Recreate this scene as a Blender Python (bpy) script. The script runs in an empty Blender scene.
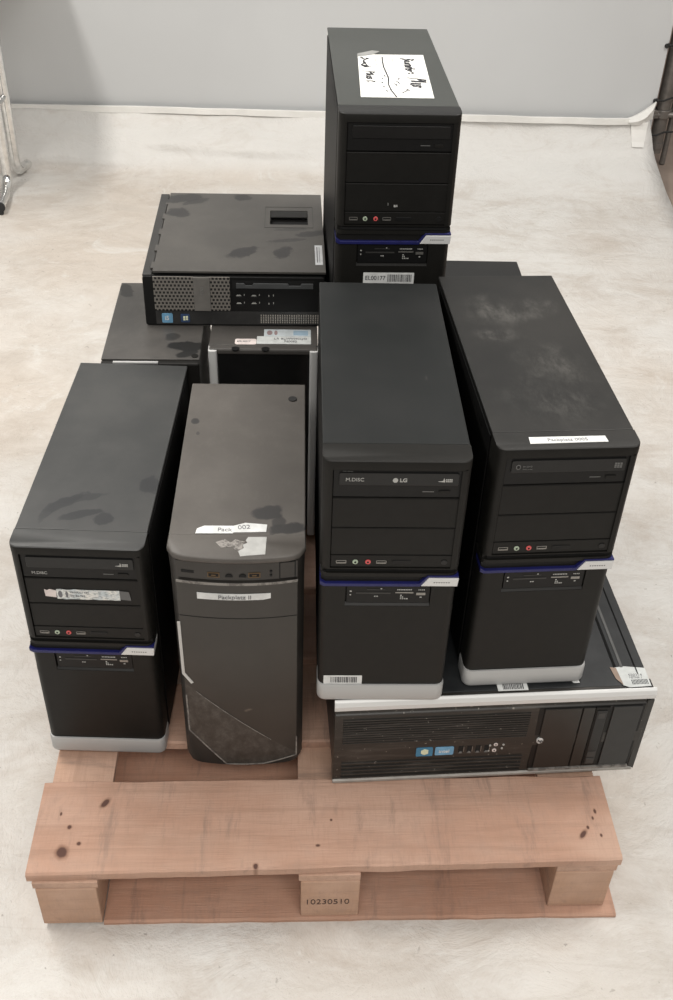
import bpy, math, random
from mathutils import Vector, Matrix, noise
random.seed(7)
PI = math.pi
scene = bpy.context.scene
col = scene.collection

# ------------------------------------------------------------------ mesh helper
class MB:
    def __init__(s): s.v = []; s.f = []; s.m = []
    def quad_box(s, x0, x1, y0, y1, z0, z1, mi=0):
        b = len(s.v)
        s.v += [(x0,y0,z0),(x1,y0,z0),(x1,y1,z0),(x0,y1,z0),(x0,y0,z1),(x1,y0,z1),(x1,y1,z1),(x0,y1,z1)]
        for f in ((0,3,2,1),(4,5,6,7),(0,1,5,4),(1,2,6,5),(2,3,7,6),(3,0,4,7)):
            s.f.append(tuple(b+i for i in f)); s.m.append(mi)
        return s
    box = quad_box
    def prism(s, poly, axis, a, b, mi=0):
        """poly: 2d outline; axis 'z' -> (x,y), 'y' -> (x,z), 'x' -> (y,z)"""
        def p3(p, t):
            return {'z': (p[0],p[1],t), 'y': (p[0],t,p[1]), 'x': (t,p[0],p[1])}[axis]
        n = len(poly); o = len(s.v)
        s.v += [p3(p,a) for p in poly] + [p3(p,b) for p in poly]
        s.f.append(tuple(o+i for i in range(n))); s.m.append(mi)
        s.f.append(tuple(o+n+i for i in reversed(range(n)))); s.m.append(mi)
        for i in range(n):
            j = (i+1) % n
            s.f.append((o+i, o+n+i, o+n+j, o+j)); s.m.append(mi)
        return s
    def loft(s, rings, cap=True, mi=0):
        n = len(rings[0]); o = len(s.v)
        for r in rings: s.v += [tuple(p) for p in r]
        for k in range(len(rings)-1):
            for i in range(n):
                j = (i+1) % n
                s.f.append((o+k*n+i, o+k*n+j, o+(k+1)*n+j, o+(k+1)*n+i)); s.m.append(mi)
        if cap:
            s.f.append(tuple(o+i for i in reversed(range(n)))); s.m.append(mi)
            s.f.append(tuple(o+(len(rings)-1)*n+i for i in range(n))); s.m.append(mi)
        return s
    def tube(s, pts, r, n=12, mi=0):
        pts = [Vector(p) for p in pts]; rings = []; up = Vector((0,0,1))
        t0 = (pts[1]-pts[0]).normalized()
        a = t0.orthogonal().normalized()
        for i, p in enumerate(pts):
            t = (pts[min(i+1,len(pts)-1)] - pts[max(i-1,0)]).normalized()
            a = (a - t*a.dot(t)).normalized(); b = t.cross(a)
            rr = r[i] if isinstance(r, (list,tuple)) else r
            rings.append([p + (a*math.cos(2*PI*k/n) + b*math.sin(2*PI*k/n))*rr for k in range(n)])
        return s.loft(rings, mi=mi)
    def cyl(s, c, axis, r, h, n=20, mi=0):
        d = {'x':Vector((1,0,0)),'y':Vector((0,1,0)),'z':Vector((0,0,1))}[axis]
        c = Vector(c); return s.tube([c, c+d*h], r, n, mi)
    def ribbon(s, pts, w, lift=.0004, up=(0,0,1)):
        """thin ink stroke lying in the plane whose normal is up"""
        up = Vector(up); pts = [Vector(p) for p in pts]; rings = []
        for i, p in enumerate(pts):
            t = (pts[min(i+1,len(pts)-1)] - pts[max(i-1,0)]).normalized(); b = up.cross(t).normalized()*w/2
            rings.append([p-b, p+b, p+b+up*lift, p-b+up*lift])
        return s.loft(rings)
    def build(s, name, mats, parent=None, bevel=0, seg=2, smooth=False, angle=35):
        me = bpy.data.meshes.new(name); me.from_pydata(s.v, [], s.f)
        if not isinstance(mats, (list,tuple)): mats = [mats]
        for m in mats: me.materials.append(m)
        for p, mi in zip(me.polygons, s.m): p.material_index = mi
        import bmesh
        bm = bmesh.new(); bm.from_mesh(me); bmesh.ops.recalc_face_normals(bm, faces=bm.faces); bm.to_mesh(me); bm.free()
        if smooth:
            for p in me.polygons: p.use_smooth = True
            me.set_sharp_from_angle(angle=math.radians(angle))
        o = bpy.data.objects.new(name, me); col.objects.link(o)
        if bevel:
            md = o.modifiers.new('bevel', 'BEVEL'); md.width = bevel; md.segments = seg
            md.limit_method = 'ANGLE'; md.angle_limit = math.radians(30)
        if parent is not None: o.parent = parent
        return o

def arc(cx, cy, r, a0, a1, n=6):
    return [(cx+r*math.cos(math.radians(a0+(a1-a0)*i/n)), cy+r*math.sin(math.radians(a0+(a1-a0)*i/n))) for i in range(n+1)]
def rrect(x0, x1, y0, y1, r, n=4):
    return arc(x1-r,y1-r,r,0,90,n)+arc(x0+r,y1-r,r,90,180,n)+arc(x0+r,y0+r,r,180,270,n)+arc(x1-r,y0+r,r,270,360,n)

def text(name, body, mat, parent, loc, size, rot=(PI/2,0,0), align='LEFT', ext=.0002, sx=1, bold=0, skew=0, wob=0):
    c = bpy.data.curves.new(name, 'FONT'); c.body = body; c.size = size; c.extrude = ext; c.align_x = align; c.align_y = 'CENTER'
    c.offset = bold; c.materials.append(mat)
    tmp = bpy.data.objects.new(name+'_c', c)
    me = bpy.data.meshes.new_from_object(tmp); bpy.data.objects.remove(tmp); me.name = name
    if skew or wob:
        for v in me.vertices:
            v.co.x += skew*v.co.y
            if wob:
                q = Vector((v.co.x/size*1.6, v.co.y/size*1.6, len(body)))
                v.co.x += wob*size*noise.noise(q); v.co.y += wob*size*noise.noise(q+Vector((7,3,1)))
    o = bpy.data.objects.new(name, me); col.objects.link(o); o.location = loc; o.rotation_euler = rot; o.scale = (sx,1,1)
    if parent is not None: o.parent = parent
    return o

def empty(name, loc, rz=0):
    o = bpy.data.objects.new(name, None); col.objects.link(o); o.location = loc; o.rotation_euler = (0,0,rz)
    o.empty_display_size = .05; return o
def tag(o, label=None, cat=None, group=None, kind=None):
    if label: o['label'] = label
    if cat: o['category'] = cat
    if group: o['group'] = group
    if kind: o['kind'] = kind
    return o
def copy_tree(o, parent=None):
    kids = [c for c in bpy.data.objects if c.parent == o]
    c = o.copy(); col.objects.link(c); c.parent = parent
    for ch in kids: copy_tree(ch, c)
    return c
def child(o, name, k=0):
    c = sorted([c for c in bpy.data.objects if c.parent == o and c.name.split('.')[0] == name], key=lambda c: c.name)
    return c[k]

# ------------------------------------------------------------------ materials
class M:
    def __init__(s, name, base, rough=.5, metal=0, spec=.5):
        s.m = bpy.data.materials.new(name); s.m.use_nodes = True; s.nt = s.m.node_tree
        s.b = s.nt.nodes['Principled BSDF']; s.rough0 = rough
        s.b.inputs['Roughness'].default_value = rough; s.b.inputs['Metallic'].default_value = metal
        s.b.inputs['Specular IOR Level'].default_value = spec
        s.b.inputs['Base Color'].default_value = (*base, 1); s.col = None; s.base = base
        s.rsock = None; s.co = None
    def N(s, t, **k):
        n = s.nt.nodes.new(t)
        for a, b in k.items(): setattr(n, a, b)
        return n
    def L(s, a, b): s.nt.links.new(a, b)
    def coord(s):
        if s.co is None: s.co = s.N('ShaderNodeTexCoord').outputs['Object']
        return s.co
    def colsock(s):
        if s.col is None:
            r = s.N('ShaderNodeRGB'); r.outputs[0].default_value = (*s.base, 1); s.col = r.outputs[0]
        return s.col
    def noise(s, scale, detail=4, rough=.55, stretch=(1,1,1), dist=0, lo=.4, hi=.6, off=(0,0,0)):
        mp = s.N('ShaderNodeMapping'); mp.inputs['Scale'].default_value = stretch; mp.inputs['Location'].default_value = off
        s.L(s.coord(), mp.inputs['Vector'])
        n = s.N('ShaderNodeTexNoise'); n.inputs['Scale'].default_value = scale; n.inputs['Detail'].default_value = detail
        n.inputs['Roughness'].default_value = rough; n.inputs['Distortion'].default_value = dist
        s.L(mp.outputs[0], n.inputs['Vector'])
        return s.ramp(n.outputs['Fac'], lo, hi)
    def ramp(s, sock, lo, hi):
        r = s.N('ShaderNodeMapRange'); r.interpolation_type = 'SMOOTHSTEP'
        r.inputs['From Min'].default_value = lo; r.inputs['From Max'].default_value = hi
        s.L(sock, r.inputs['Value']); return r.outputs['Result']
    def math(s, op, a, b):
        n = s.N('ShaderNodeMath', operation=op)
        for i, x in enumerate((a, b)):
            if isinstance(x, (int,float)): n.inputs[i].default_value = x
            else: s.L(x, n.inputs[i])
        return n.outputs[0]
    def spot(s, c, r, rot=0, wob=.35, soft=.35, freq=30):
        """mask of a blotch: centre c (x,y,z), radii r, turned about z, wobbly outline"""
        nz = s.N('ShaderNodeTexNoise'); nz.inputs['Scale'].default_value = freq; nz.inputs['Detail'].default_value = 3
        s.L(s.coord(), nz.inputs['Vector'])
        mp = s.N('ShaderNodeMapping', vector_type='TEXTURE'); mp.inputs['Location'].default_value = c
        mp.inputs['Rotation'].default_value = (0,0,rot) if not isinstance(rot, tuple) else rot; mp.inputs['Scale'].default_value = r
        s.L(s.coord(), mp.inputs['Vector'])
        ln = s.N('ShaderNodeVectorMath', operation='LENGTH'); s.L(mp.outputs[0], ln.inputs[0])
        d = s.math('ADD', ln.outputs['Value'], s.math('MULTIPLY', s.math('SUBTRACT', nz.outputs['Fac'], .5), wob*3))
        m = s.ramp(d, 1-soft, 1+soft*.3)
        return s.math('SUBTRACT', 1, m)
    def mix(s, fac, color, amt=1):
        if amt != 1: fac = s.math('MULTIPLY', fac, amt)
        n = s.N('ShaderNodeMix', data_type='RGBA'); s.L(fac, n.inputs[0]); s.L(s.colsock(), n.inputs[6])
        n.inputs[7].default_value = (*color, 1); s.col = n.outputs[2]; return s
    def mul(s, sock, lo, hi):
        """multiply colour by lo..hi"""
        r = s.N('ShaderNodeMapRange'); r.inputs['To Min'].default_value = lo; r.inputs['To Max'].default_value = hi; s.L(sock, r.inputs['Value'])
        n = s.N('ShaderNodeVectorMath', operation='SCALE'); s.L(s.colsock(), n.inputs[0]); s.L(r.outputs[0], n.inputs['Scale']); s.col = n.outputs[0]; return s
    def rough(s, fac, r1):
        r = s.N('ShaderNodeMapRange'); r.inputs['To Min'].default_value = s.rough0; r.inputs['To Max'].default_value = r1
        s.L(fac, r.inputs['Value']); s.L(r.outputs[0], s.b.inputs['Roughness']); return s
    def bump(s, sock, st=.2, dist=.001):
        b = s.N('ShaderNodeBump'); b.inputs['Strength'].default_value = st; b.inputs['Distance'].default_value = dist
        s.L(sock, b.inputs['Height']); s.L(b.outputs[0], s.b.inputs['Normal']); return s
    def done(s):
        if s.col is not None: s.L(s.col, s.b.inputs['Base Color'])
        return s.m

def plain(name, base, rough=.5, metal=0, spec=.5, grain=0):
    m = M(name, base, rough, metal, spec)
    n = m.noise(60, 4, lo=.3, hi=.7); m.mul(n, .9, 1.1)
    if grain: m.bump(m.noise(900, 2, lo=.2, hi=.8), grain, .0003)
    return m.done()

def case_top(name, base, rough, dust=(.10,.095,.09), dust_amt=.3, dscale=9, smears=(), clean=(.02,.02,.02), marks=(), seed=0, fine=.15, spec=.5):
    """painted steel case; dust (light) in patches, smears = rubbed clean finger marks, marks = pale scuffs"""
    m = M(name, base, rough, 0, spec)
    m.mix(m.noise(dscale, 5, .6, off=(seed,seed*2,0), lo=.35, hi=.72), dust, dust_amt)
    m.mix(m.noise(70, 4, .7, off=(seed,0,0), stretch=(1,.6,1), lo=.5, hi=.8), dust, fine)
    for c, r, rot, a in marks: m.mix(m.math('MULTIPLY', m.spot(c, r, rot, .5, .9, 25), m.noise(45,7,.82,dist=.25,stretch=(1,.45,1),lo=.38,hi=.72)), (.09,.087,.08), a)
    for c, r, rot, a in smears: m.mix(m.spot(c, r, rot, .42, .22, 55), clean, min(1,a*1.15))
    m.bump(m.noise(1400, 2, lo=.2, hi=.8), .12, .0002)
    return m.done()

BLK = (.0105,.0102,.0098)
plastic = plain('black_plastic', (.0085,.008,.007), .5, 0, .28, .1)
plastic_dark = plain('deep_black_plastic', (.0045,.0045,.0045), .5, 0, .35)
gloss = plain('gloss_black_plastic', (.009,.009,.009), .3, 0, .4)
bezel_m = plain('bezel_plastic', (.0085,.008,.0068), .5, 0, .28, .1)
blue = plain('blue_plastic', (.010,.012,.095), .4)
silver = M('silver_plastic', (.44,.44,.435), .45, .15).done()
silver_b = M('silver_trim', (.68,.68,.67), .4, .1).done()
chrome = plain('chrome', (.78,.78,.77), .16, 1)
rubber = plain('black_rubber', (.02,.02,.02), .8)
metal_d = plain('grey_port_metal', (.30,.29,.27), .35, .7)
jack_g = plain('green_jack', (.42,.50,.38), .4); jack_r = plain('red_jack', (.62,.10,.10), .4)
hole = plain('dark_hole', (.003,.003,.003), .8)
ink = plain('ink', (.02,.02,.025), .7); ink_grey = plain('grey_ink', (.16,.16,.17), .7)
paper = plain('white_label', (.68,.69,.68), .65); paper_g = plain('greyish_label', (.62,.64,.63), .6)
paper_pink = plain('pinkish_label', (.72,.64,.61), .65)
print_w = plain('pale_print', (.40,.40,.38), .6); print_dim = plain('dim_print', (.14,.14,.135), .6)
blue_st = plain('blue_sticker', (.05,.20,.34), .35); blue_lt = plain('light_blue_sticker', (.16,.36,.55), .35)
flag_mat = plain('bright_print', (.75,.78,.55), .5)

m = M('weathered_label', (.55,.60,.62), .5)
m.mix(m.noise(60,4,.6,lo=.35,hi=.6), (.75,.74,.70)); m.mix(m.noise(200,2,.5,stretch=(1,1,3),lo=.52,hi=.6), (.12,.16,.18), .5)
label_worn = m.done()
m = M('torn_label', (.30,.28,.26), .7); m.mix(m.noise(110,5,.75,lo=.42,hi=.6,off=(3,1,0)), (.10,.092,.084), 1); torn = m.done()
m = M('clear_tape', (.10,.10,.10), .25); clear_tape = m.done()

sheet_metal = case_top('black_case_sides', (.0055,.0055,.0055), .5, dust_amt=.03, fine=.03, spec=.1)
top_C = case_top('case_centre', (.0105,.012,.012), .50, (.022,.022,.022), .5, 6, seed=3, fine=.05, spec=.3,
    marks=[((.05,.19,.424),(.0018,.007,.02),0,.9)])
top_A = case_top('case_left', (.034,.035,.035), .42, (.080,.078,.075), .4, 7, seed=1, fine=.10,
    smears=[((-.035,.095,.424),(.010,.036,.03),-.9,.8),((-.01,.070,.424),(.009,.034,.03),-1.2,.8),((.025,.062,.424),(.014,.012,.03),.2,.75),((.078,.14,.424),(.015,.02,.03),.2,.7),((-.055,.075,.424),(.008,.022,.03),-.2,.6),((-.015,.105,.424),(.035,.008,.03),.3,.6)],
    clean=(.015,.016,.018))
top_D = case_top('case_right', (.0125,.0125,.012), .48, (.034,.032,.029), .5, 6, seed=5, fine=.12, spec=.38,
    marks=[((-.03,.35,.424),(.055,.05,.03),.4,.9),((.045,.36,.424),(.03,.04,.03),-.4,.8),((-.03,.28,.424),(.04,.02,.03),0,.9),((.03,.2,.424),(.045,.06,.03),.7,.7),((.01,.11,.424),(.08,.06,.03),0,.5)])
top_T = case_top('case_topmost', (.046,.050,.046), .5, (.08,.083,.08), .3, 5, seed=8, fine=.05)
top_J = case_top('case_back', (.016,.016,.016), .5, (.034,.034,.033), .3, 5, seed=9, fine=.05, spec=.35)
top_F = case_top('case_back_left', (.050,.047,.044), .45, (.13,.12,.11), .45, 8, seed=2, fine=.2,
    smears=[((.055,.055,.424),(.028,.018,.03),0,.85),((.06,.03,.424),(.020,.012,.03),.5,.8),((.03,.09,.424),(.014,.014,.03),.5,.5),((-.07,.26,.424),(.014,.03,.03),.2,.7)], clean=(.008,.008,.008))
top_H = case_top('case_back_middle', (.060,.056,.052), .42, (.12,.11,.10), .4, 10, seed=4, fine=.15)
top_G = case_top('desktop_lid', (.062,.058,.053), .46, (.105,.098,.088), .5, 7, seed=6, fine=.15,
    smears=[((-.115,.335,.1),(.045,.020,.06),.3,.75),((-.085,.32,.1),(.03,.012,.06),.5,.65),((-.115,.265,.1),(.024,.022,.06),.3,.75),((.005,.345,.1),(.017,.018,.06),0,.8),((.012,.085,.1),(.036,.017,.06),.75,.85),((.085,.085,.1),(.016,.030,.06),-.3,.8),((.095,.14,.1),(.04,.008,.06),.2,.55),((.14,.17,.1),(.03,.014,.06),.3,.7),((.10,.19,.1),(.03,.008,.06),.1,.4)], clean=(.022,.021,.021))
top_E = case_top('case_dusty', (.078,.070,.063), .5, (.135,.124,.112), .5, 7, seed=7, fine=.25,
    smears=[((.04,.085,.438),(.024,.016,.03),.2,.8),((.067,.052,.438),(.028,.012,.03),.1,.8),((.055,.066,.438),(.012,.012,.03),0,.7),((-.078,.308,.438),(.007,.009,.02),0,.85),((-.071,.275,.438),(.003,.005,.02),0,.6)], clean=(.026,.025,.025))
m = M('dusty_bezel', (.030,.027,.024), .45); m.mix(m.noise(12,4,.6,lo=.4,hi=.7), (.05,.046,.041), .5)
bezel_E = m.done()
m = M('dusty_front_panel', (.034,.031,.027), .38)
m.mix(m.noise(9,4,.6,lo=.4,hi=.75), (.052,.047,.041), .5)
# dust below the diagonal edge of the panel: dirt with a shape of its own
sx = m.N('ShaderNodeSeparateXYZ'); m.L(m.coord(), sx.inputs[0])
diag = m.math('ADD', m.math('MULTIPLY', sx.outputs[0], -.98), .1115)
below = m.ramp(m.math('SUBTRACT', diag, sx.outputs[2]), -.001, .001)
m.mix(m.math('MULTIPLY', below, m.noise(55,7,.8,dist=.2,stretch=(1,1,.7),lo=.36,hi=.85)), (.15,.14,.128), .75)
m.mix(m.spot((.010,0,.140),(.0075,.02,.0035),(0,-.5,0),.5,.8,150), (.22,.185,.15), .6)
panel_E = m.done()
m = M('dusty_edge', (.25,.235,.215), .6); m.mix(m.noise(90,4,.7,lo=.45,hi=.6), (.10,.09,.085), .8); dust_edge = m.done()

# lying desktop
m = M('ribbed_front', (.020,.018,.0155), .42)
sx = m.N('ShaderNodeSeparateXYZ'); m.L(m.coord(), sx.inputs[0])
m.mix(m.noise(22,6,.7,stretch=(.35,1,2.5),dist=.6,lo=.48,hi=.75), (.11,.098,.085), .55)
m.mix(m.noise(160,3,.6,lo=.66,hi=.72), (.35,.32,.28), .7)
ribbed = m.done()
top_B = case_top('lying_case', (.013,.0145,.016), .42, (.05,.052,.054), .4, 14, seed=11, fine=.12)
m = M('perforated_grille', (.20,.185,.165), .5)
br = m.N('ShaderNodeTexBrick'); br.inputs['Scale'].default_value = 1; br.inputs['Brick Width'].default_value = .0066; br.inputs['Row Height'].default_value = .0068
br.inputs['Mortar Size'].default_value = .0013; br.inputs['Mortar Smooth'].default_value = 0; br.offset = .5
cx = m.N('ShaderNodeSeparateXYZ'); m.L(m.coord(), cx.inputs[0]); cc = m.N('ShaderNodeCombineXYZ'); m.L(cx.outputs[0], cc.inputs[0]); m.L(cx.outputs[2], cc.inputs[1]); m.L(cc.outputs[0], br.inputs['Vector'])
inv = m.math('SUBTRACT', 1, br.outputs['Fac']); m.mix(inv, (.006,.006,.006)); grille = m.done()
grey_bar = plain('grey_metal_bar', (.16,.152,.14), .4)

# wood
def wood(name, along, base=(.475,.285,.205), light=(.55,.365,.28), dark=(.26,.15,.10), seed=0, knots=(), stains=.42):
    m = M(name, base, .72, 0, .25)
    st = (.35,7,7) if along == 'x' else (7,.35,7)
    m.mix(m.noise(5,4,.6,stretch=(.8,1.5,1),off=(seed,seed,0),lo=.35,hi=.65), light, .8)
    m.mix(m.noise(9,6,.65,stretch=st,dist=.8,off=(seed*3,0,seed),lo=.45,hi=.7), dark, .30)
    cross = (9,.9,1) if along == 'x' else (.9,9,1)
    m.mix(m.noise(30,5,.75,stretch=cross,dist=.3,off=(0,seed*3,seed),lo=.45,hi=.75), (.33,.20,.145), .28)
    m.mix(m.noise(12,7,.8,stretch=(1,1,1),dist=.5,off=(seed,3,seed),lo=.45,hi=.75), (.36,.25,.20), .45)
    # grey rubbed marks crossing the grain
    st2 = (5,.7,3) if along == 'x' else (.7,5,3)
    m.mix(m.noise(4.2,6,.75,stretch=st2,off=(seed+1,seed,2),dist=.4,lo=.52,hi=.68), (.17,.125,.11), stains*1.1)
    m.mix(m.noise(3,4,.6,off=(seed+5,2,0),lo=.5,hi=.8), (.60,.42,.325), .5)
    for c, r, rot in knots:
        m.mix(m.spot(c, (r[0]*1.5,r[1]*1.5,.1), rot, .15, .4, 90), (.20,.10,.065), .6); m.mix(m.spot(c, (r[0],r[1],.1), rot, .12, .3, 90), (.075,.035,.03), .85)
    m.bump(m.noise(60,5,.7,stretch=st,lo=.3,hi=.7), .35, .0012)
    return m.done()
wood_front = wood('front_board_wood', 'x', seed=0, knots=[((-.388,.030,.134),(.0080,.0095),.3),((-.337,.113,.134),(.0045,.0085),-.6),((-.366,.044,.134),(.003,.003),0),((-.384,.072,.134),(.003,.0035),0),((.378,.047,.134),(.0035,.008),-.7),((.388,.059,.134),(.002,.003),0),((.405,.087,.134),(.002,.004),0),((.399,.075,.134),(.0015,.003),0),((.405,.045,.134),(.0018,.003),0),((-.108,.003,.134),(.0035,.004),0),((-.018,.035,.134),(.003,.002),0),((.003,.078,.134),(.0018,.002),0),((-.400,.095,.134),(.0015,.003),0)])
wood_x = wood('deck_board_wood', 'x', seed=4); wood_y = wood('stringer_wood', 'y', seed=2, base=(.52,.33,.23))
wood_blk = wood('block_wood', 'x', seed=6, base=(.48,.30,.205), stains=.3); wood_low = wood('bottom_board_wood', 'x', seed=8, base=(.46,.26,.18), light=(.55,.34,.25))
stamp = plain('stamp_ink', (.05,.03,.025), .8)

# floor sheet / walls
m = M('dirty_vinyl', (.64,.625,.60), .55, 0, .35)
m.mix(m.noise(.9,4,.55,lo=.40,hi=.66,off=(2.3,.4,0)), (.54,.475,.41), .8)
m.mix(m.noise(3.2,7,.74,dist=.6,stretch=(1,1.6,1),lo=.44,hi=.68,off=(1,1,0)), (.42,.36,.305), .5)
m.mix(m.noise(11,7,.8,dist=.5,stretch=(.8,1.6,1),lo=.48,hi=.72,off=(6,1,0)), (.42,.37,.32), .35)
m.mix(m.noise(5,8,.75,dist=1.5,lo=.52,hi=.72,off=(7,3,0)), (.66,.65,.625), .75)
m.mix(m.noise(16,6,.75,stretch=(1,1.8,1),dist=1.2,lo=.58,hi=.74), (.70,.685,.66), .5)
m.mix(m.noise(2.2,8,.8,stretch=(.5,2.2,1),dist=.4,lo=.5,hi=.66,off=(3,9,0)), (.47,.43,.385), .4)
m.mix(m.noise(42,3,.6,dist=.5,lo=.69,hi=.74,off=(4,0,0)), (.30,.27,.24), .55)
m.mix(m.noise(75,3,.6,lo=.70,hi=.75,off=(1,7,0)), (.25,.23,.21), .6)
m.mix(m.noise(9,5,.8,stretch=(.4,2,1),dist=1,lo=.62,hi=.75,off=(9,5,0)), (.42,.38,.33), .35)
sp = m.N('ShaderNodeSeparateXYZ'); m.L(m.coord(), sp.inputs[0])
wv = m.N('ShaderNodeTexNoise'); wv.inputs['Scale'].default_value = 1.5; m.L(m.coord(), wv.inputs['Vector'])
for y0, sl in ((.800,.030),(.700,-.02)):
    d = m.math('ABSOLUTE', m.math('SUBTRACT', m.math('ADD', sp.outputs[1], m.math('MULTIPLY', sp.outputs[0], sl)), m.math('ADD', y0, m.math('MULTIPLY', m.math('SUBTRACT', wv.outputs[0], .5), .012))), 0)
    m.mix(m.math('SUBTRACT', 1, m.ramp(d, .0006, .0022)), (.50,.46,.42), .25)
m.bump(m.noise(7,6,.72,dist=.6,lo=.3,hi=.7), .4, .008)
zz = m.math('ADD', sp.outputs[2], m.math('MULTIPLY', m.math('SUBTRACT', wv.outputs[0], .5), .05))
m.mix(m.ramp(zz, .006, .05), (.64,.63,.61), .85); m.mix(m.noise(6,6,.7,stretch=(1,1,2.5),dist=1,lo=.5,hi=.75,off=(2,8,1)), (.47,.42,.37), .4)
vinyl = m.done()
m = M('grey_wall_panel', (.55,.56,.565), .6, 0, .3); m.mul(m.noise(1.2,3,.5,lo=.3,hi=.7), .96, 1.04); m.mix(m.noise(8,5,.6,stretch=(1,1,.5),lo=.6,hi=.8), (.54,.54,.53), .3); wall_m = m.done()
m = M('white_tape', (.76,.75,.72), .5); m.mul(m.noise(6,3,.6,lo=.3,hi=.7), .92, 1.05); m.bump(m.noise(8,3,.6,stretch=(1,1,2),lo=.3,hi=.7), .25, .006); tape_m = m.done()
m = M('brown_floor', (.30,.24,.20), .7); m.mul(m.noise(4,5,.6,lo=.3,hi=.7), .85, 1.1); ground_m = m.done()
cardboard = plain('brown_wall_paint', (.30,.235,.20), .75)
pole_m = plain('dull_steel', (.20,.185,.17), .4, .5)
white_lam = plain('white_laminate', (.75,.75,.74), .4)

# ------------------------------------------------------------------ setting
o = MB().box(-6,6,-2,7,-.06,-.004).build('floor', ground_m); tag(o, kind='structure')
o = MB().box(-6,1.137,4.0,4.03,0,3.2).build('wall_back', wall_m); tag(o, kind='structure')
o = MB().box(-6,6,4.9,5.0,0,3.2).build('wall_far', cardboard); tag(o, kind='structure')

# dirty white vinyl sheet over the floor, curving up the wall
xs = [-3.6 + i*.05 for i in range(96)]; xs = [x for x in xs if x < 1.15] + [1.172]
prof = [(-1.0+.2*i, 0) for i in range(23)] + [(3.45,0),(3.52,0),(3.58,0)]
for i in range(1, 17):
    prof.append((None, i/16))
b = MB(); nx = len(xs)
for (py, pz) in prof:
    for x in xs:
        y, z = py, pz
        if py is None:
            # gentle cove at the right, a crease and a leaning skirt at the left
            a = pz*PI/2; g = max(0, min(1, (x+.1)/.8)); g = g*g*(3-2*g)
            ya, za = 3.62+.365*math.sin(a), .182*(1-math.cos(a))
            t = pz; yb = 3.60+.17*min(1,t/.3) + (.215*((t-.3)/.7) if t > .3 else 0); zb = .004*min(1,t/.3) + (.178*((t-.3)/.7)**.9 if t > .3 else 0)
            y = ya*g+yb*(1-g); z = za*g+zb*(1-g)
            fold = noise.noise(Vector((x*1.3, z*22, 3))); fold2 = noise.noise(Vector((x*5, z*30, 9)))
            z *= .955 + .14*max(-.4, min(1, (x+.2)/1.3))
            env = max(0, min(1, z/.03))*max(0, min(1, (.178-z)/.03)); y -= env*(1-.75*g)*(.040*fold+.014*fold2+.008)
            xr = 1
        k = max(0, min(1, (y-3.5)/.3)); w = noise.noise(Vector((x*2.2, y*3, z*6+1)))
        w2 = noise.noise(Vector((x*6, y*7, z*12+5)))
        kk = k*max(0, 1-max(0,(z-.12)/.06)*.7)
        xx = x - (max(0, z)*.25 if x > 1.16 else 0)
        b.v.append((xx, min(3.990, y - kk*(.020*abs(w)+.008*w2)), max(0, z + kk*(.012*w+.006*w2)*(1 if z > 0 else 0) + (.004*abs(w) if y > 3.3 else 0))))
for j in range(len(prof)-1):
    for i in range(nx-1):
        b.f.append((j*nx+i, j*nx+i+1, (j+1)*nx+i+1, (j+1)*nx+i)); b.m.append(0)
sheet = b.build('floor_sheet', vinyl, smooth=True, angle=80)
md = sheet.modifiers.new('thick', 'SOLIDIFY'); md.thickness = .003; md.offset = -1
tag(sheet, 'dirty white vinyl sheet covering the floor and curving up the back wall', 'floor sheet')

# white tape strip along the sheet's top edge
b = MB(); pts = []
for i in range(121):
    x = -3.4 + i*(4.50/120); z1 = .178 + .028*(x+1.2)/2.3 + .003*noise.noise(Vector((x*2,3,0))); z0 = z1 - .021 + .003*noise.noise(Vector((x*3,0,0)))
    y = 3.966 + .004*noise.noise(Vector((x*8,7,0)))
    pts.append([(x,y,z0),(x,y+.001,z1),(x,y+.011,z1+.001),(x,y+.009,z0)])
b.loft(pts); o = b.build('edge_tape', tape_m, smooth=True); tag(o, 'long white tape strip sealing the upper edge of the sheet to the grey wall', 'tape')
# crumpled flap of the tape at its right end
b = MB(); rings = []
for t in range(9):
    k = t/8; x = 1.04 + k*.092; zc = .196 + .040*k**1.6; hw = .008 + .024*k
    rings.append([(x, 3.972-.012*math.sin(5*k), zc-hw), (x+.01*math.sin(4*k), 3.963-.01*math.sin(3*k+1), zc+hw*.2), (x, 3.978, zc+hw), (x, 3.988, zc+hw), (x, 3.988, zc-hw)])
b.loft(rings); o = b.build('tape_flap', tape_m, smooth=True, angle=25); tag(o, 'crumpled white tape flap sticking up at the right end of the tape strip', 'tape')
b = MB(); prof2 = [(3.982,.188),(3.978,.165),(3.970,.145),(3.961,.125),(3.950,.108)]; w0 = (1.052,1.116)
b.loft([[(w0[0]+.003*i,y-.012,z+.004),(w0[1]-.002*i,y-.012,z+.004),(w0[1]-.002*i,y-.006,z+.006),(w0[0]+.003*i,y-.006,z+.006)] for i,(y,z) in enumerate(prof2)])
o = b.build('tape_patch', tape_m, bevel=.0005); tag(o, 'short white tape patch hanging down over the curved sheet near the right end', 'tape')

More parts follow.
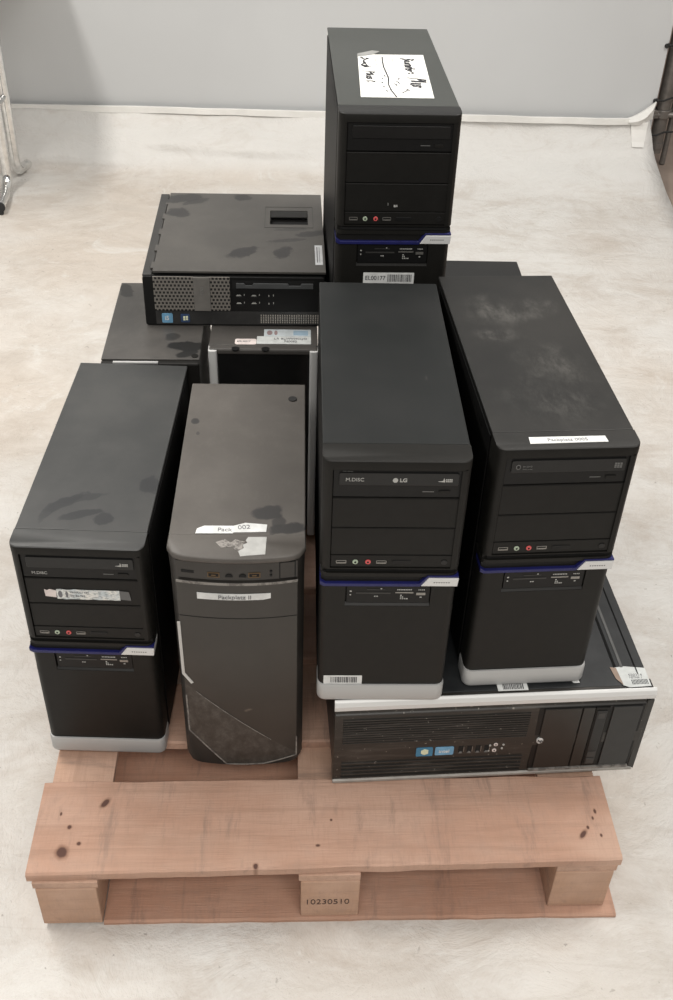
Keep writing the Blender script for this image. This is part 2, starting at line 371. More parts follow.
# steel pole with clamps and black ties at the right edge of the wall
pole = empty('steel_pole', (1.190,4.078,0)); tag(pole, 'dull upright steel pole with clamps beside the right edge of the grey wall', 'pole')
MB().cyl((0,0,0.05),'z',.026,2.35,24).build('post', pole_m, pole, smooth=True)
MB().cyl((.045,.01,.0),'z',.011,2.4,16).build('thin_post', pole_m, pole, smooth=True)
for z in (.185,):
    b = MB().cyl((0,0,z),'z',.034,.03,20); b.cyl((-.07,-.02,z+.013),'x',.011,.15,14); b.cyl((-.045,-.045,z+.012),'y',.009,.05,12); b.box(-.05,-.02,-.03,.03,z,z+.03)
    b.build('clamp', pole_m, pole, bevel=.002, smooth=True)
MB().cyl((0,0,.07),'z',.031,.02,20).build('base_collar', pole_m, pole, smooth=True)
for z in (.14,.268,.462):
    o = MB().tube([(1.135,3.998,z+.006),(1.14,3.985,z+.004),(1.16,3.99,z+.002),(1.20,4.035,z),(1.245,4.045,z)], .0035, 10).cyl((1.131,3.992,z-.001),'y',.008,.008,12).build('cable_tie', rubber, smooth=True)
    tag(o, {.14:'lowest black tie hooked around the steel pole, just above the floor',.268:'middle black tie reaching from the tape flap to the steel pole',.462:'uppermost black tie at the top of the visible steel pole'}[z], 'cable tie', 'black ties on the steel pole')

# white table with chrome legs at the left
tb = empty('white_table', (-1.2,3.64,0)); tag(tb, 'white table with chrome T-shaped tube legs at the far left by the wall', 'table')
MB().prism(rrect(-1.3,.146,-.365,.30,.01), 'z', .688,.710).build('table_top', white_lam, tb, bevel=.002)
def leg(x):
    foot = []
    def run(y0, sgn, yend):
        R = .05; p = [(x,y0,.68),(x,y0,.3),(x,y0,.075)]
        for a in range(1,7):
            t = a/6*PI/2; p.append((x, y0+sgn*R*(1-math.cos(t)), .075-R*math.sin(t)))
        p += [(x+.01, y0+sgn*(R+.04), .0235),(x+.025, yend, .030)]
        return p
    b = MB(); b.tube(run(.035, 1, .205), .0175, 14); b.tube(run(-.075, -1, -.275), .0165, 14)
    b.cyl((x,-.075,.30),'y',.010,.11,12)
    lg = b.build('leg', chrome, tb, smooth=True, angle=50)
    MB().cyl((x+.025,.203,.030),'y',.0178,.010,14).box(x+.012,x+.038,.190,.212,.004,.014).build('foot_cap', rubber, lg)
    MB().cyl((x+.025,-.280,.029),'y',.0168,.006,14).box(x+.018,x+.032,-.282,-.27,.004,.014).build('foot_cap', rubber, lg)
leg(0); leg(-1.1)

# ------------------------------------------------------------------ pallet
pal = empty('wooden_pallet', (.01125,.85163,0), .05888)
tag(pal, 'weathered wooden pallet on the floor carrying all the stacked computers', 'pallet')
def chip(x0,x1,y0,y1,z0,z1,seed,name,mat,n=40,sl=0):
    """board with a slightly ragged front edge"""
    rings = []
    for i in range(n+1):
        x = x0+(x1-x0)*i/n; e = .0018*noise.noise(Vector((x*20,seed,0))) + .0012*noise.noise(Vector((x*70,seed,2))); zz = .001*noise.noise(Vector((x*5,seed,4)))
        e2 = .0025*noise.noise(Vector((x*12,seed,9)))
        e += sl*x
        rings.append([(x,y0+e,z0),(x,y0+e-e*.1*(sl==0),z1-.003+zz),(x,y0+.003+e,z1),(x,y1-.002+e2,z1),(x,y1+e2,z1-.002),(x,y1+e2,z0)])
    return MB().loft(rings).build(name, mat, pal)
chip(-.434,.428,0,.153,.1175,.134,1,'deck_board',wood_front,sl=.0125)
for k, y in enumerate((.226,.405,.585,.765,.945)): chip(-.428,.428,y,y+.125,.1175,.134,3+k,'deck_board',wood_x)
chip(-.430,.430,1.06,1.20,.1175,.134,9,'deck_board',wood_x)
for x0 in (-.424,-.046,.334):
    MB().box(x0-(.003 if x0 < -.4 else 0),x0+.090,{-.424:-.0085,-.046:-.0035,.334:.005}[x0],1.198,.1035,.1172).build('stringer', wood_y, pal, bevel=.001)
blk = None
for x0 in (-.420,-.043,.334):
    for y0 in (.005,.53,1.06):
        if blk is None: blk = MB().box(0,.087,0,.135,.0112,.103).build('block', wood_blk, pal, bevel=.002); o = blk
        else: o = blk.copy(); col.objects.link(o)
        o.location = (x0 - (.004 if x0 < -.4 else 0), {-.420:-.010,-.043:-.005,.334:.004}[x0] if y0 == .005 else y0, 0)
    if y0 == .005 and x0 == -.420:
        o.data = o.data.copy()
        for v in o.data.vertices:
            if v.co.z < .05: v.co.z = .001
text('stamp', '10230510', stamp, pal, (-.037,-.0055,.050), .019, bold=-.0002, sx=.88).rotation_euler = (PI/2,0,0)
fb = chip(-.3362,.438,-.0095,.150,.001,.0108,20,'bottom_board',wood_low); fb.rotation_euler = (0,0,-.004)
for k,(y0,y1) in enumerate(((.185,.32),(.52,.66),(1.05,1.19))): chip(-.43,.43,y0,y1,.001,.0108,22+k,'bottom_board',wood_low)

# ------------------------------------------------------------------ mid tower
W, Dp, H = .18, .4626, .4242
def make_tower():
    t = empty('tower_computer', (0,0,0))
    # case shell: folded steel with a lip over the side panels
    b = MB().box(-W/2+.0015,W/2-.0015,.037,Dp,.004,H-.001)
    b.box(-W/2,W/2,.0375,Dp+.001,H-.004,H,1)
    case = b.build('case', [sheet_metal, sheet_metal], t, bevel=.0012)
    # side vents
    b = MB()
    for i in range(12):
        b.box(-W/2-.0004,-W/2+.0016,.09+i*.012,.096+i*.012,H-.030,H-.022)
    b.build('side_vent', hole, t)
    for sx_ in (-1,1):
        MB().box(min(sx_*(W/2-.002),sx_*(W/2+.0004)),max(sx_*(W/2-.002),sx_*(W/2+.0004)),.046,Dp-.012,.012,H-.010).build('side_panel', sheet_metal, t, bevel=.0008)
    # upper bezel with drive bay opening
    def prof(y_f, inx=0):
        r = .012; x0, x1 = -W/2-.0003+inx, W/2+.0003-inx
        return [(x1,.0365)]+[(x0,.0365)]+[(x0, y_f+r)]+[(x0+r*(1-math.cos(a*PI/12)), y_f+r*(1-math.sin(a*PI/12))) for a in range(1,6)]+[(x0+r,y_f)]+[(x1-r,y_f)]+[(x1-r*(1-math.sin(a*PI/12)), y_f+r*(1-math.cos(a*PI/12))) for a in range(1,6)]+[(x1,y_f+r)]
    b = MB()
    p0 = prof(0)
    rings = [[(x,y,z) for x,y in p0] for z in (.2425,.2525)]
    b.prism(p0,'z',.2520,.2535)
    # top section curves back towards the top
    top = [(.411,0),(.4205,.0),(.4228,.0006),(.4240,.0020),(.4242,.0032)]
    b.loft([[(x, min(y+dy,.0365) if y < .036 else .0365, z) for x,y in p0] for z,dy in top[:3]], cap=True)
    b.loft([[(x, min(y+dy,.0365) if y < .036 else .0365, z) for x,y in p0] for z,dy in top[2:]], cap=True, mi=1)
    # cheeks left and right of the opening, z .2535-.411
    lx, rx = -.0785, .0825
    L = [(-W/2-.0003,.0365),(-W/2-.0003,.012)]+[(-W/2+.012*(1-math.cos(a*PI/12)), .012*(1-math.sin(a*PI/12))) for a in range(1,7)]+[(lx-.001,0),(lx,.001),(lx,.0365)]
    R = [(W/2+.0003,.0365),(W/2+.0003,.012)]+[(W/2-.012*(1-math.cos(a*PI/12)), .012*(1-math.sin(a*PI/12))) for a in range(1,7)]+[(rx+.001,0),(rx,.001),(rx,.0365)]
    b.prism(L,'z',.2535,.411); b.prism(R,'z',.2535,.411)
    b.box(lx,rx,.008,.036,.2535,.411)
    # section under the groove, chamfered sides
    b.loft([[(x,y+.0005,z) for x,y in p0] for z in (.2385,.2445)])
    b.box(-W/2+.002,W/2-.002,.006,.0364,.2445,.2520)
    b.build('front_bezel', [bezel_m, bezel_m], t, smooth=True, angle=30)
    MB().box(-.082,.083,.0045,.0065,.2447,.2518).build('groove', hole, t)
    # optical drive
    dr = MB().box(-.0772,.0812,.0028,.02,.3685,.4098).build('optical_drive', plastic_dark, t, bevel=.0006)
    MB().prism(rrect(-.070,.0745,.3875,.4062,.002),'y',.0008,.004).build('disc_tray', gloss, dr, bevel=.0006)
    MB().prism(rrect(.052,.066,.3745,.3795,.0015),'y',.0014,.004).build('eject_button', plastic, dr, bevel=.0004)
    MB().box(.032,.046,.0024,.004,.3768,.3778).build('status_light', print_dim, dr)
    # blank covers
    for z0,z1 in ((.3205,.3668),(.2752,.3192)):
        b = MB().box(-.0772,.0812,.0022,.02,z0,z1)
        b.box(-.0772,.0812,.0016,.003,z1-.0016,z1-.0006)
        b.build('bay_cover', plastic, t, bevel=.0006)
    # port strip
    ps = MB().box(-.0772,.0812,.0014,.02,.2548,.2742).build('port_strip', plastic, t, bevel=.0006)
    for x in (-.0636,-.0120):
        u = MB(); u.box(x-.0066,x+.0066,.0006,.004,.2612,.2628); u.box(x-.0066,x+.0066,.0006,.004,.2655,.2662); u.box(x-.0066,x-.0058,.0006,.004,.2612,.2662); u.box(x+.0058,x+.0066,.0006,.004,.2612,.2662)
        u.build('usb_port', metal_d, ps)
    for x, mt in ((-.0455,jack_g),(-.0292,jack_r)):
        ring = [(x+.0036*math.cos(a*PI/8), .2637+.0036*math.sin(a*PI/8)) for a in range(16)]
        j = MB().prism(ring,'y',.0002,.004).build('audio_jack', mt, ps, bevel=.0004)
        MB().prism([(x+.0014*math.cos(a*PI/6), .2637+.0014*math.sin(a*PI/6)) for a in range(12)],'y',-.0003,.001).build('jack_hole', hole, j)
    MB().prism(rrect(.002,.026,.2605,.2665,.0015),'y',.0006,.003).build('button', plastic_dark, ps, bevel=.0004)
    MB().prism([(.0688+.0042*math.cos(a*PI/10), .2637+.0042*math.sin(a*PI/10)) for a in range(20)],'y',.0004,.003).build('power_button', gloss, ps, bevel=.0005)
    # blue stripe + silver wedge
    def wrapx(pl): return pl
    b = MB()
    st = [(-.0903,.2330),(-.0830,.2275),(.0395,.2275),(.0498,.2410),(.0903,.2410),(.0903,.2385),(.0510,.2385),(.0410,.2225),(-.0850,.2225),(-.0903,.2260)]
    b.prism(st,'y',-.0012,.030); b.build('blue_stripe', blue, t, bevel=.0006)
    b = MB().prism([(.0418,.2240),(.0512,.2378),(.0906,.2378),(.0896,.2240)],'y',-.0020,.030)
    sv = b.build('silver_accent', silver_b, t, bevel=.0008)
    b = MB()
    for i in range(7): b.box(.058+i*.0032,.0598+i*.0032,-.0022,-.0018,.2302,.2318)
    b.build('lettering', print_dim, sv)
    # infill behind the stripe
    MB().box(-W/2+.001,W/2-.001,.004,.0365,.2215,.2390).build('stripe_backing', plastic, t)
    # lower bezel, slightly set back
    b = MB(); q = prof(.0012,.0006)
    for a0,a1 in ((.0310,.1850),(.2205,.2228)): b.loft([[(x,y,z) for x,y in q] for z in (a0,a1)])
    L2 = [(-W/2+.0003,.0365),(-W/2+.0003,.0132)]+[(-W/2+.0006+.012*(1-math.cos(a*PI/12)), .0012+.012*(1-math.sin(a*PI/12))) for a in range(1,7)]+[(-.0565,.0012),(-.0560,.0365)]
    R2 = [(-x,y) for x,y in L2]
    b.prism(L2,'z',.185,.2205); b.prism(R2,'z',.185,.2205); b.box(-.0565,.0565,.007,.0365,.185,.2205)
    b.build('lower_bezel', bezel_m, t, smooth=True, angle=30)
    cr = MB().box(-.0545,.0555,.0030,.02,.1895,.2200).build('card_reader', plastic_dark, t, bevel=.0005)
    b = MB().prism([(.0012,.1852),(.0060,.1893),(.0075,.1893),(.0075,.1852)],'x',-.0575,.0575); b.build('sloped_lip', plastic, t, bevel=.0004)
    b = MB(); b.box(-.042,.0035,.0024,.004,.2062,.2084); b.build('card_slot', plain_slot, cr)
    MB().box(-.028,-.004,.0024,.004,.2130,.2140).build('card_slot', plain_slot, cr)
    MB().box(.0098,.0335,.0020,.004,.2078,.2095).build('card_slot', metal_d, cr)
    MB().box(.0375,.0495,.0020,.004,.2045,.2085).build('usb_port', metal_d, cr)
    b = MB()
    for x,z,w,h in ((-.0505,.2105,.004,.0018),(-.0505,.2040,.003,.0015),(-.018,.2015,.006,.0016),(-.010,.2150,.003,.0014),(.012,.2135,.020,.0016),(.040,.2135,.009,.0014),(.0425,.2003,.004,.0014),(.0165,.2035,.003,.0016),(.0165,.2005,.005,.0016),(.0165,.1975,.011,.0016)):
        n = max(1,int(w/.0022))
        for i in range(n): b.box(x+i*w/n,x+(i+.65)*w/n,.0024,.0031,z-h/2,z+h/2)
    b.build('lettering', print_w, cr)
    # silver foot trim, lower edge rounded
    b = MB(); q = prof(-.0025,-.0002)
    b.loft([[(x*(1-ins/.09),y+dy if y < .036 else .0365,z) for x,y in q] for z,ins,dy in ((-.0005,.0015,.003),(.0015,.0006,.0010),(.005,.0,.0),(.029,0,0),(.0315,.0006,.0012))])
    b.build('foot_trim', silver, t, smooth=True, angle=40)
    return t
plain_slot = plain('slot_grey', (.035,.034,.032), .5)
proto = make_tower()
GR = 'matching black tower computers with a blue stripe'
PF = '-'
def place(t, x, y, z, rz, label, mat):
    t.location = (x,y,z); t.rotation_euler = (0,0,rz); tag(t, label, 'computer', GR)
    for nm in ('case',):
        c = child(t, nm)
        c.material_slots[1].link = 'OBJECT'; c.material_slots[1].material = mat
    return t
tC = place(proto, .0724,1.0028,.3247,.0455, 'black tower computer in the middle of the front, clean top, barcode at its foot', top_C)
tD = place(copy_tree(proto), .2835,1.0435,.3247, .104, 'black tower computer at the right end, scuffed top with a white label strip', top_D)
tA = place(copy_tree(proto), -.3450,1.0405,.1348,.0085, 'black tower computer at the left end, worn sticker across its drive bays', top_A); tA.scale = (1,1.02,1)
tT = place(copy_tree(proto), .0735,1.5340,.5594,.0678, 'topmost black tower computer with a handwritten white note on its top', top_T)
tJ = place(copy_tree(proto), .2765,1.524,.1348,.045, 'black tower computer at the back right, only its top showing beyond the scuffed tower', top_J); tJ.scale = (1,.94,1)
tK = place(copy_tree(proto), .0650,1.515,.1348,.060, 'black tower computer right under the topmost one, hidden behind the middle tower', top_J)
def bez_top(t, mat):
    for nm in ('front_bezel',):
        c = child(t, nm)
        c.material_slots[1].link = 'OBJECT'; c.material_slots[1].material = mat
bez_top(tA, top_A); bez_top(tD, top_D); bez_top(tT, top_J)

def barcode(t, x0, x1, z0, z1, y, name='barcode_label', code=None, up='y', pap=None):
    """sticker on a front (up='y') or lying on a top (up='z', then z0,z1 are y values and y is the height)"""
    b = MB(); pp = rrect(x0,x1,z0,z1,.0008,2)
    if up == 'y': b.prism(pp,'y',y-.0004,y)
    else: b.prism(pp,'z',y,y+.0004)
    s = b.build(name, pap or paper, t)
    b = MB(); xa = x0+(x1-x0)*(.48 if code else .18); xb = x1-(x1-x0)*(.05 if code else .14); x = xa; h = z1-z0
    rnd = random.Random(int(abs(x0)*1e5)+int(z0*1e5))
    while x < xb:
        w = rnd.choice((.0006,.0009,.0014)) 
        if up == 'y': b.box(x,x+w,y-.0007,y-.0003,z0+h*.18,z1-h*.16)
        else: b.box(x,x+w,z0+h*.1,z1-h*.30,y+.0003,y+.0007)
        x += w + rnd.choice((.0006,.0009,.0012))
    b.build('bars', ink, s)
    if code: text('lettering', code, ink, s, (x0+.003,y-.0006,(z0+z1)/2), h*.55, sx=.9)
    return s

# C: front lettering and barcode
d = child(tC,'optical_drive')
text('lettering','M.DISC',print_w,d,(-.0625,.0004,.3962),.0072)
MB().prism([(-.0022+.0033*math.cos(a*PI/10), .3958+.0033*math.sin(a*PI/10)) for a in range(20)],'y',.0002,.001).build('round_emblem', print_w, d)
text('lettering','LG',print_w,d,(.0030,.0004,.3958),.0075,bold=.00025)
def disc_logo(d, x, z, m_=None):
    b = MB(); b.prism([(x,z-.002),(x+.006,z-.001),(x+.007,z+.0035),(x+.0085,z),(x+.0085,z-.003)],'y',.0002,.001)
    for k in range(2):
        for i in range(4): b.box(x+.0095+i*.0021,x+.0111+i*.0021,.0002,.001,z-.0026+k*.0026,z-.0008+k*.0026)
    b.build('disc_mark', m_ or print_w, d)
disc_logo(d,.0495,.3965)
text('lettering','Multi rewriter',print_dim,d,(-.0660,.0022,.4078),.0022)
barcode(tC,-.0815,-.0272,.0320,.0490,.0012)
# A
d = child(tA,'optical_drive'); disc_logo(d,.0500,.3965)
text('lettering','M.DISC',print_w,d,(-.0655,.0022,.3765),.0068)
# worn sticker
ws = MB(); n = 14; top_e = []; bot_e = []
for i in range(n+1):
    x = -.0360+i*(.0870/n); top_e.append((x,.3475+.0016*noise.noise(Vector((i*.6,1,0))))); bot_e.append((x,.3300+.0016*noise.noise(Vector((i*.7,4,0)))))
ws.prism(bot_e+top_e[::-1],'y',.0008,.0016)
st = ws.build('worn_sticker', label_worn, tA)
MB().prism([(-.0520,.3345),(-.0370,.3325),(-.0365,.3450),(-.0450,.3475),(-.0490,.3450),(-.0525,.3468)],'y',.0010,.0016).build('torn_corner', paper_pink, st)
MB().prism([(.0510,.3315),(.0660,.3300),(.0650,.3400),(.0640,.3460),(.0510,.3475)],'y',.0010,.0016).build('clear_tape', clear_tape, st)
text('lettering','PRODUCT KEY',ink_grey,st,(-.017,.0006,.3430),.0038); text('lettering','00186-742',ink_grey,st,(-.017,.0006,.3365),.0046)
b = MB(); b.prism([(-.031+.0030*math.cos(a*PI/6), .3390+.0065*math.sin(a*PI/6)) for a in range(12)],'y',.0006,.001); b.prism([(-.022+.0020*math.cos(a*PI/6), .3390+.0060*math.sin(a*PI/6)) for a in range(12)],'y',.0006,.001); b.build('rosette', ink_grey, st)
# D
d = child(tD,'optical_drive'); text('lettering','SH-DVD',print_dim,d,(-.0560,.0004,.3975),.0034)
b = MB(); b.prism([(-.0615+.0030*math.cos(a*PI/8), .3968+.0038*math.sin(a*PI/8)) for a in range(16)],'y',.0003,.001); b.prism([(-.0615+.0019*math.cos(a*PI/8), .3968+.0025*math.sin(a*PI/8)) for a in range(16)],'y',.0001,.001,1)
b.build('round_emblem',[print_dim,plastic_dark],d); text('lettering','DVD writer',print_dim,d,(-.0560,.0004,.3935),.0026)
b = MB()
for k in range(3):
    for i in range(3): b.box(.0600+i*.0034,.0628+i*.0034,.0003,.001,.3925+k*.0028,.3945+k*.0028)
b.build('disc_mark', print_dim, d)
ls = MB().prism([(-.0482,.0105),(.0500,.0115),(.0490,.0240),(-.0475,.0243)],'z',H+.0002,H+.0008).build('label_strip', paper, tD)
text('lettering','Packplatz 0005',ink_grey,ls,(0,.0172,H+.0009),.0085,rot=(0,0,0),align='CENTER')
# T
ds = child(tT,'port_strip')
b = MB(); b.box(-.012,-.0105,.0016,.0024,.2850,.2890); b.build('scratch', print_dim, tT)
b = MB(); b.box(-.0025,.0005,.0014,.0024,.2825,.2860); b.prism([(.001,.2830),(.0035,.2830),(.003,.2862),(.0015,.2855)],'y',.0014,.0024); b.build('pale_mark', print_w, tT)
barcode(tT,-.0440,.0375,.1545,.1735,.0012,code='EL00177')
# handwritten note
nt = MB().prism([(-.0545,.0715),(.0560,.0705),(.0640,.2960),(-.0435,.2930),(-.0463,.2830)][0:5],'z',H+.0003,H+.0010).build('handwritten_note', plain('note_paper',(.90,.90,.87),.7), tT)
tp = MB().prism([(-.0475,.279),(-.020,.293),(-.008,.312),(-.020,.317),(-.046,.297)],'z',H+.0002,H+.0014).build('clear_tape', plain('tape_film',(.30,.30,.29),.3), nt)
# fold line drawn in ink
pts = [(-.006,.280,H+.001),(-.0075,.255,H+.001),(-.008,.225,H+.001),(-.0065,.195,H+.001),(-.005,.165,H+.001),(-.008,.135,H+.001),(-.006,.105,H+.001),(-.0005,.073,H+.001)]
MB().ribbon(pts,.0022).build('ink_line', ink, nt)
def scribble(name, x, y, body, size, mt=ink, b_=.0008):
    text(name, body, mt, nt, (x,y,H+.0013), size, rot=(0,0,-PI/2), bold=b_, sx=1.15, skew=.25, wob=.28)
scribble('handwriting', .034,.272,'Sunrise',.025,ink); scribble('handwriting',.038,.168,'Plus',.027,ink)
scribble('handwriting', -.036,.276,'Sunda',.021,ink,.0006); scribble('handwriting',-.034,.200,'Plus 1.',.021,ink,.0006)
scribble('faint_handwriting', .010,.27,'~~~   ~',.012,print_w,0); scribble('faint_handwriting', -.018,.27,'~~   ~',.012,print_w,0)
b = MB()
for (xa,ya,xb,yb) in ((.006,.150,.010,.138),(.002,.138,.005,.128),(.012,.168,.009,.158),(.020,.108,.010,.092),(.018,.112,.022,.104),(-.016,.165,-.014,.158),(-.018,.145,-.016,.138),(-.017,.125,-.015,.118),(-.014,.105,-.012,.098),(-.011,.18,-.010,.172)):
    b.ribbon([(xa,ya,H+.001),((xa+xb)/2+.0006,(ya+yb)/2,H+.001),(xb,yb,H+.001)],.0018)
b.build('pen_marks', ink, nt)

# ------------------------------------------------------------------ dusty tower with bowed front
tE = empty('tower_computer', (-.12922,1.02546,.1348), .04718)
tag(tE, 'dusty black tower computer with bowed front and two white label strips, second from left', 'computer')
we, de, he = .0913, .4155, .4388
b = MB().box(-we+.001,we-.001,.039,de,.004,he-.001); b.box(-we,we,.039,de+.001,he-.004,he)
b.build('case', top_E, tE, bevel=.0015)
def eprof(k=0, yback=.0385, r=.024, bow=.0100, inx=0):
    """outline of bezel: bowed front with rounded corners"""
    w_ = we-inx; pts = [(w_,yback),(-w_,yback)]
    n = 24; fr = []
    for i in range(n+1):
        x = -w_+2*w_*i/n; u = abs(x)/w_
        y = -bow*(1-u*u) + k
        e = max(0,(u-(1-r/w_))/(r/w_)); y += r*(1-math.sqrt(max(0,1-e*e)))*.62
        fr.append((x,y))
    return pts+fr
b = MB()
for z0,z1,k,inx in ((.012,.400,.004,.0015),(.003,.012,.006,.003)):
    b.loft([[(x,y,z) for x,y in eprof(k,inx=inx)] for z in (z0,z1)])
b.loft([[(x,y,z) for x,y in eprof(k,inx=inx)] for z,k,inx in ((.400,.004,.0012),(.4285,.0025,.0005))])
b.build('front_bezel', bezel_E, tE, smooth=True, angle=40)
cap = MB(); cap.loft([[(x,y if y < .038 else .0388,z) for x,y in eprof(k,inx=inx)] for z,k,inx in ((.4285,.0015,.0),(.4310,.0,-.0006),(.4365,.0,-.0006),(.4386,.0022,.0008))])
cp = cap.build('top_cap', top_E, tE, smooth=True, angle=50)
# strip of ports
po = MB()
def ey(x, k=0, bow=.0100): return -bow*(1-(x/we)**2)+k
def eplate(name, mt, x0, x1, z0, z1, k, par, thick=.002, n=8, bevel=0):
    rr = []
    for i in range(n+1):
        x = x0+(x1-x0)*i/n; y = ey(x,k); rr.append([(x,y,z0),(x,y+thick,z0),(x,y+thick,z1),(x,y,z1)])
    return MB().loft(rr).build(name, mt, par, bevel=bevel)
strip = eplate('port_strip', bezel_E, -.080,.081,.3985,.4275,.0022,tE)
us = eplate('slot', hole, -.073,-.056,.4085,.4125,.0015,strip)
brass = plain('brass_contact',(.13,.085,.045),.4,.6)
for x in (-.030,.024):
    u = eplate('usb_port', brass, x-.0080,x+.0080,.4035,.4120,.0014,strip); eplate('usb_tongue', hole, x-.0066,x+.0066,.4052,.4105,.0011,u); eplate('usb_contact', brass, x-.003,x+.003,.4068,.4088,.0008,u)
for x in (-.0095,.0085):
    j = MB().prism([(x+.0050*math.cos(a*PI/8), .4050+.0050*math.sin(a*PI/8)) for a in range(9)],'y',ey(x)+.0010,ey(x)+.006).build('audio_jack', hole, strip)
for z in (.4065,.4135): MB().prism([(.0460+.0018*math.cos(a*PI/6), z+.0018*math.sin(a*PI/6)) for a in range(12)],'y',ey(.046)+.001,ey(.046)+.006).build('indicator_hole', hole, strip)
eplate('power_button', hole, .0570,.0785,.3990,.4285,.0016,strip,thick=.001); eplate('button_face', bezel_E, .0583,.0772,.4005,.4272,.0008,strip,thick=.0015)
# swing panel
n = 20; rr = []
fp = MB()
out = [(-.0810,.086),(-.0265,.0115),(.030,.0125),(.0815,.0255),(.0815,.3925),(-.0810,.3925)]
def slab(poly, k, thick, z_curve=0):
    """poly in (x,z), clipped into vertical slices following the bowed front"""
    xs_ = sorted(set([p[0] for p in poly]+[min(p[0] for p in poly)+(max(p[0] for p in poly)-min(p[0] for p in poly))*i/n for i in range(n+1)]))
    lo = {}; hi = {}
    for x in xs_:
        zz = []
        for i in range(len(poly)):
            a, c = poly[i], poly[(i+1)%len(poly)]
            if min(a[0],c[0])-1e-9 <= x <= max(a[0],c[0])+1e-9:
                if abs(a[0]-c[0]) < 1e-9: zz += [a[1],c[1]]
                else: zz.append(a[1]+(c[1]-a[1])*(x-a[0])/(c[0]-a[0]))
        lo[x] = min(zz); hi[x] = max(zz)
    return [[(x,ey(x,k),lo[x]),(x,ey(x,k)+thick,lo[x]),(x,ey(x,k)+thick,hi[x]),(x,ey(x,k),hi[x])] for x in xs_]
fp.loft(slab(out,.0005,.004)); pn = fp.build('front_panel', panel_E, tE, bevel=.0006)
def eline(name, mt, pts, w, par, k=.0002, lift=.0006):
    P = []
    for (a,c) in zip(pts[:-1],pts[1:]):
        for i in range(8): t=i/8; P.append((a[0]+(c[0]-a[0])*t, a[1]+(c[1]-a[1])*t))
    P.append(pts[-1])
    return MB().ribbon([(x,ey(x,k),z) for x,z in P], w, lift, up=(0,-1,0)).build(name, mt, par)
eline('dusty_rim', dust_edge, [(-.081,.3930),(-.05,.3930),(.05,.3930),(.0815,.3940)], .0042, pn)
eline('dusty_rim', dust_edge, [(-.0805,.165),(-.0803,.086),(-.0265,.0125),(.030,.0130),(.0810,.026),(.0812,.070)], .0020, pn)
eline('diagonal_crease', dust_edge, [(-.065,.1752),(.0426,.0697)], .0009, pn)
sl = M('light_strip_plastic',(.52,.51,.49),.4).done()
eline('light_strip', sl, [(-.0822,.3160),(-.0818,.2120),(-.0700,.1935)], .0042, pn, lift=.0012)
eline('panel_seam', hole, [(-.080,.3290),(.0812,.3290)], .0010, pn, lift=.0002)
ls = MB().loft([[(x,ey(x,-.0004),z0),(x,ey(x,.0004),z0),(x,ey(x,.0004),z1),(x,ey(x,-.0004),z1)] for x,z0,z1 in [(-.0537+.099*i/10,.3645 if i<10 else .3665,.3755 if i else .3757) for i in range(11)]]).build('label_strip', paper, tE)
text('lettering','Packplatz II',ink_grey,ls,(-.003,ey(0,-.0010),.3700),.0100,align='CENTER')
# labels on the top
zt = he
lt = MB().prism([(-.0560,.0400),(-.0060,.0405),(-.0050,.0425),(.0385,.0440),(.0395,.0590),(.0100,.0625),(-.0060,.0560),(-.0450,.0560),(-.0545,.0500)],'z',zt+.0002,zt+.0010).build('label_strip', paper, tE)
text('lettering','Pack',ink_grey,lt,(-.0270,.0475,zt+.0011),.0105,rot=(0,0,0)); text('lettering','002',ink_grey,lt,(.0000,.0520,zt+.0011),.0115,rot=(0,0,.1))
MB().prism([(.0060,-.0050),(.0385,-.0010),(.0395,.0340),(.0150,.0335),(.0120,.0270),(.0145,.0215),(.0085,.0180),(.0100,.0110),(.0030,.0050)],'z',zt-.0002,zt+.0004).build('torn_label', plain('grey_paper',(.45,.45,.435),.7), tE)
MB().prism([(-.0280,.0230),(-.0200,.0120),(-.0060,.0140),(.0020,.0040),(.0085,.0110),(.0080,.0185),(.0120,.0240),(-.0020,.0290),(-.0080,.0220),(-.0160,.0290)],'z',zt-.0004,zt+.00025).build('torn_paper_residue', torn, tE)
for x,y in ((.0712,.3718),):
    MB().cyl((x,y,zt),'z',.0070,.0018,16).build('rubber_foot', rubber, tE, bevel=.0006)
    
# ------------------------------------------------------------------ desktop computer lying under C and D
B = empty('desktop_computer', (.24406,1.01847,.1348), .1002)
tag(B, 'wide black computer lying flat on the pallet under two towers, silver edge strip', 'computer')
hw, bd, bh = .2357, .44, .189
b = MB().box(-hw+.002,hw-.002,.022,bd,.003,bh-.002); b.box(-hw,hw-.003,.0105,bd,bh-.003,bh-.0005)
b.build('case', top_B, B, bevel=.0012)
b = MB(); b.box(.186,.190,.03,bd-.02,bh-.0006,bh+.0003); b.box(.2175,.2195,.03,bd-.02,bh-.0006,bh+.0004); b.build('lid_ridge', sheet_metal, B)
MB().box(.196,.2000,.045,.26,bh-.0006,bh+.0004).build('lid_ridge', plain('worn_edge',(.10,.10,.098),.5), B)
b = MB().prism([(.0225,.0015),(.0225,.1875),(.0040,.1875),(.0030,.160),(.0,.158),(-.0010,.08),(.0012,.006),(.004,.0015)],'x',-hw,hw)
b.build('front_bezel', ribbed, B, bevel=.001)
b = MB().prism([(.0045,.1890),(.003,.1889),(-.0005,.1865),(-.003,.1800),(-.0022,.1710),(.0005,.1680),(.0030,.1680),(.0045,.184)],'x',-hw-.001,hw+.004)
b.build('silver_trim', silver_b, B, bevel=.0008)
b = MB().prism([(.012,.0),(.002,.0005),(-.002,.003),(-.002,.0075),(.001,.009),(.012,.009)],'x',-hw,hw+.001)
b.build('silver_trim', plain('dusty_silver',(.34,.325,.30),.5,.2), B, bevel=.0006)
b = MB()
for i in range(11):
    z = .1475-i*.0052; b.box(-.2230,.0560,-.0020,.002,z-.0012,z+.0010)
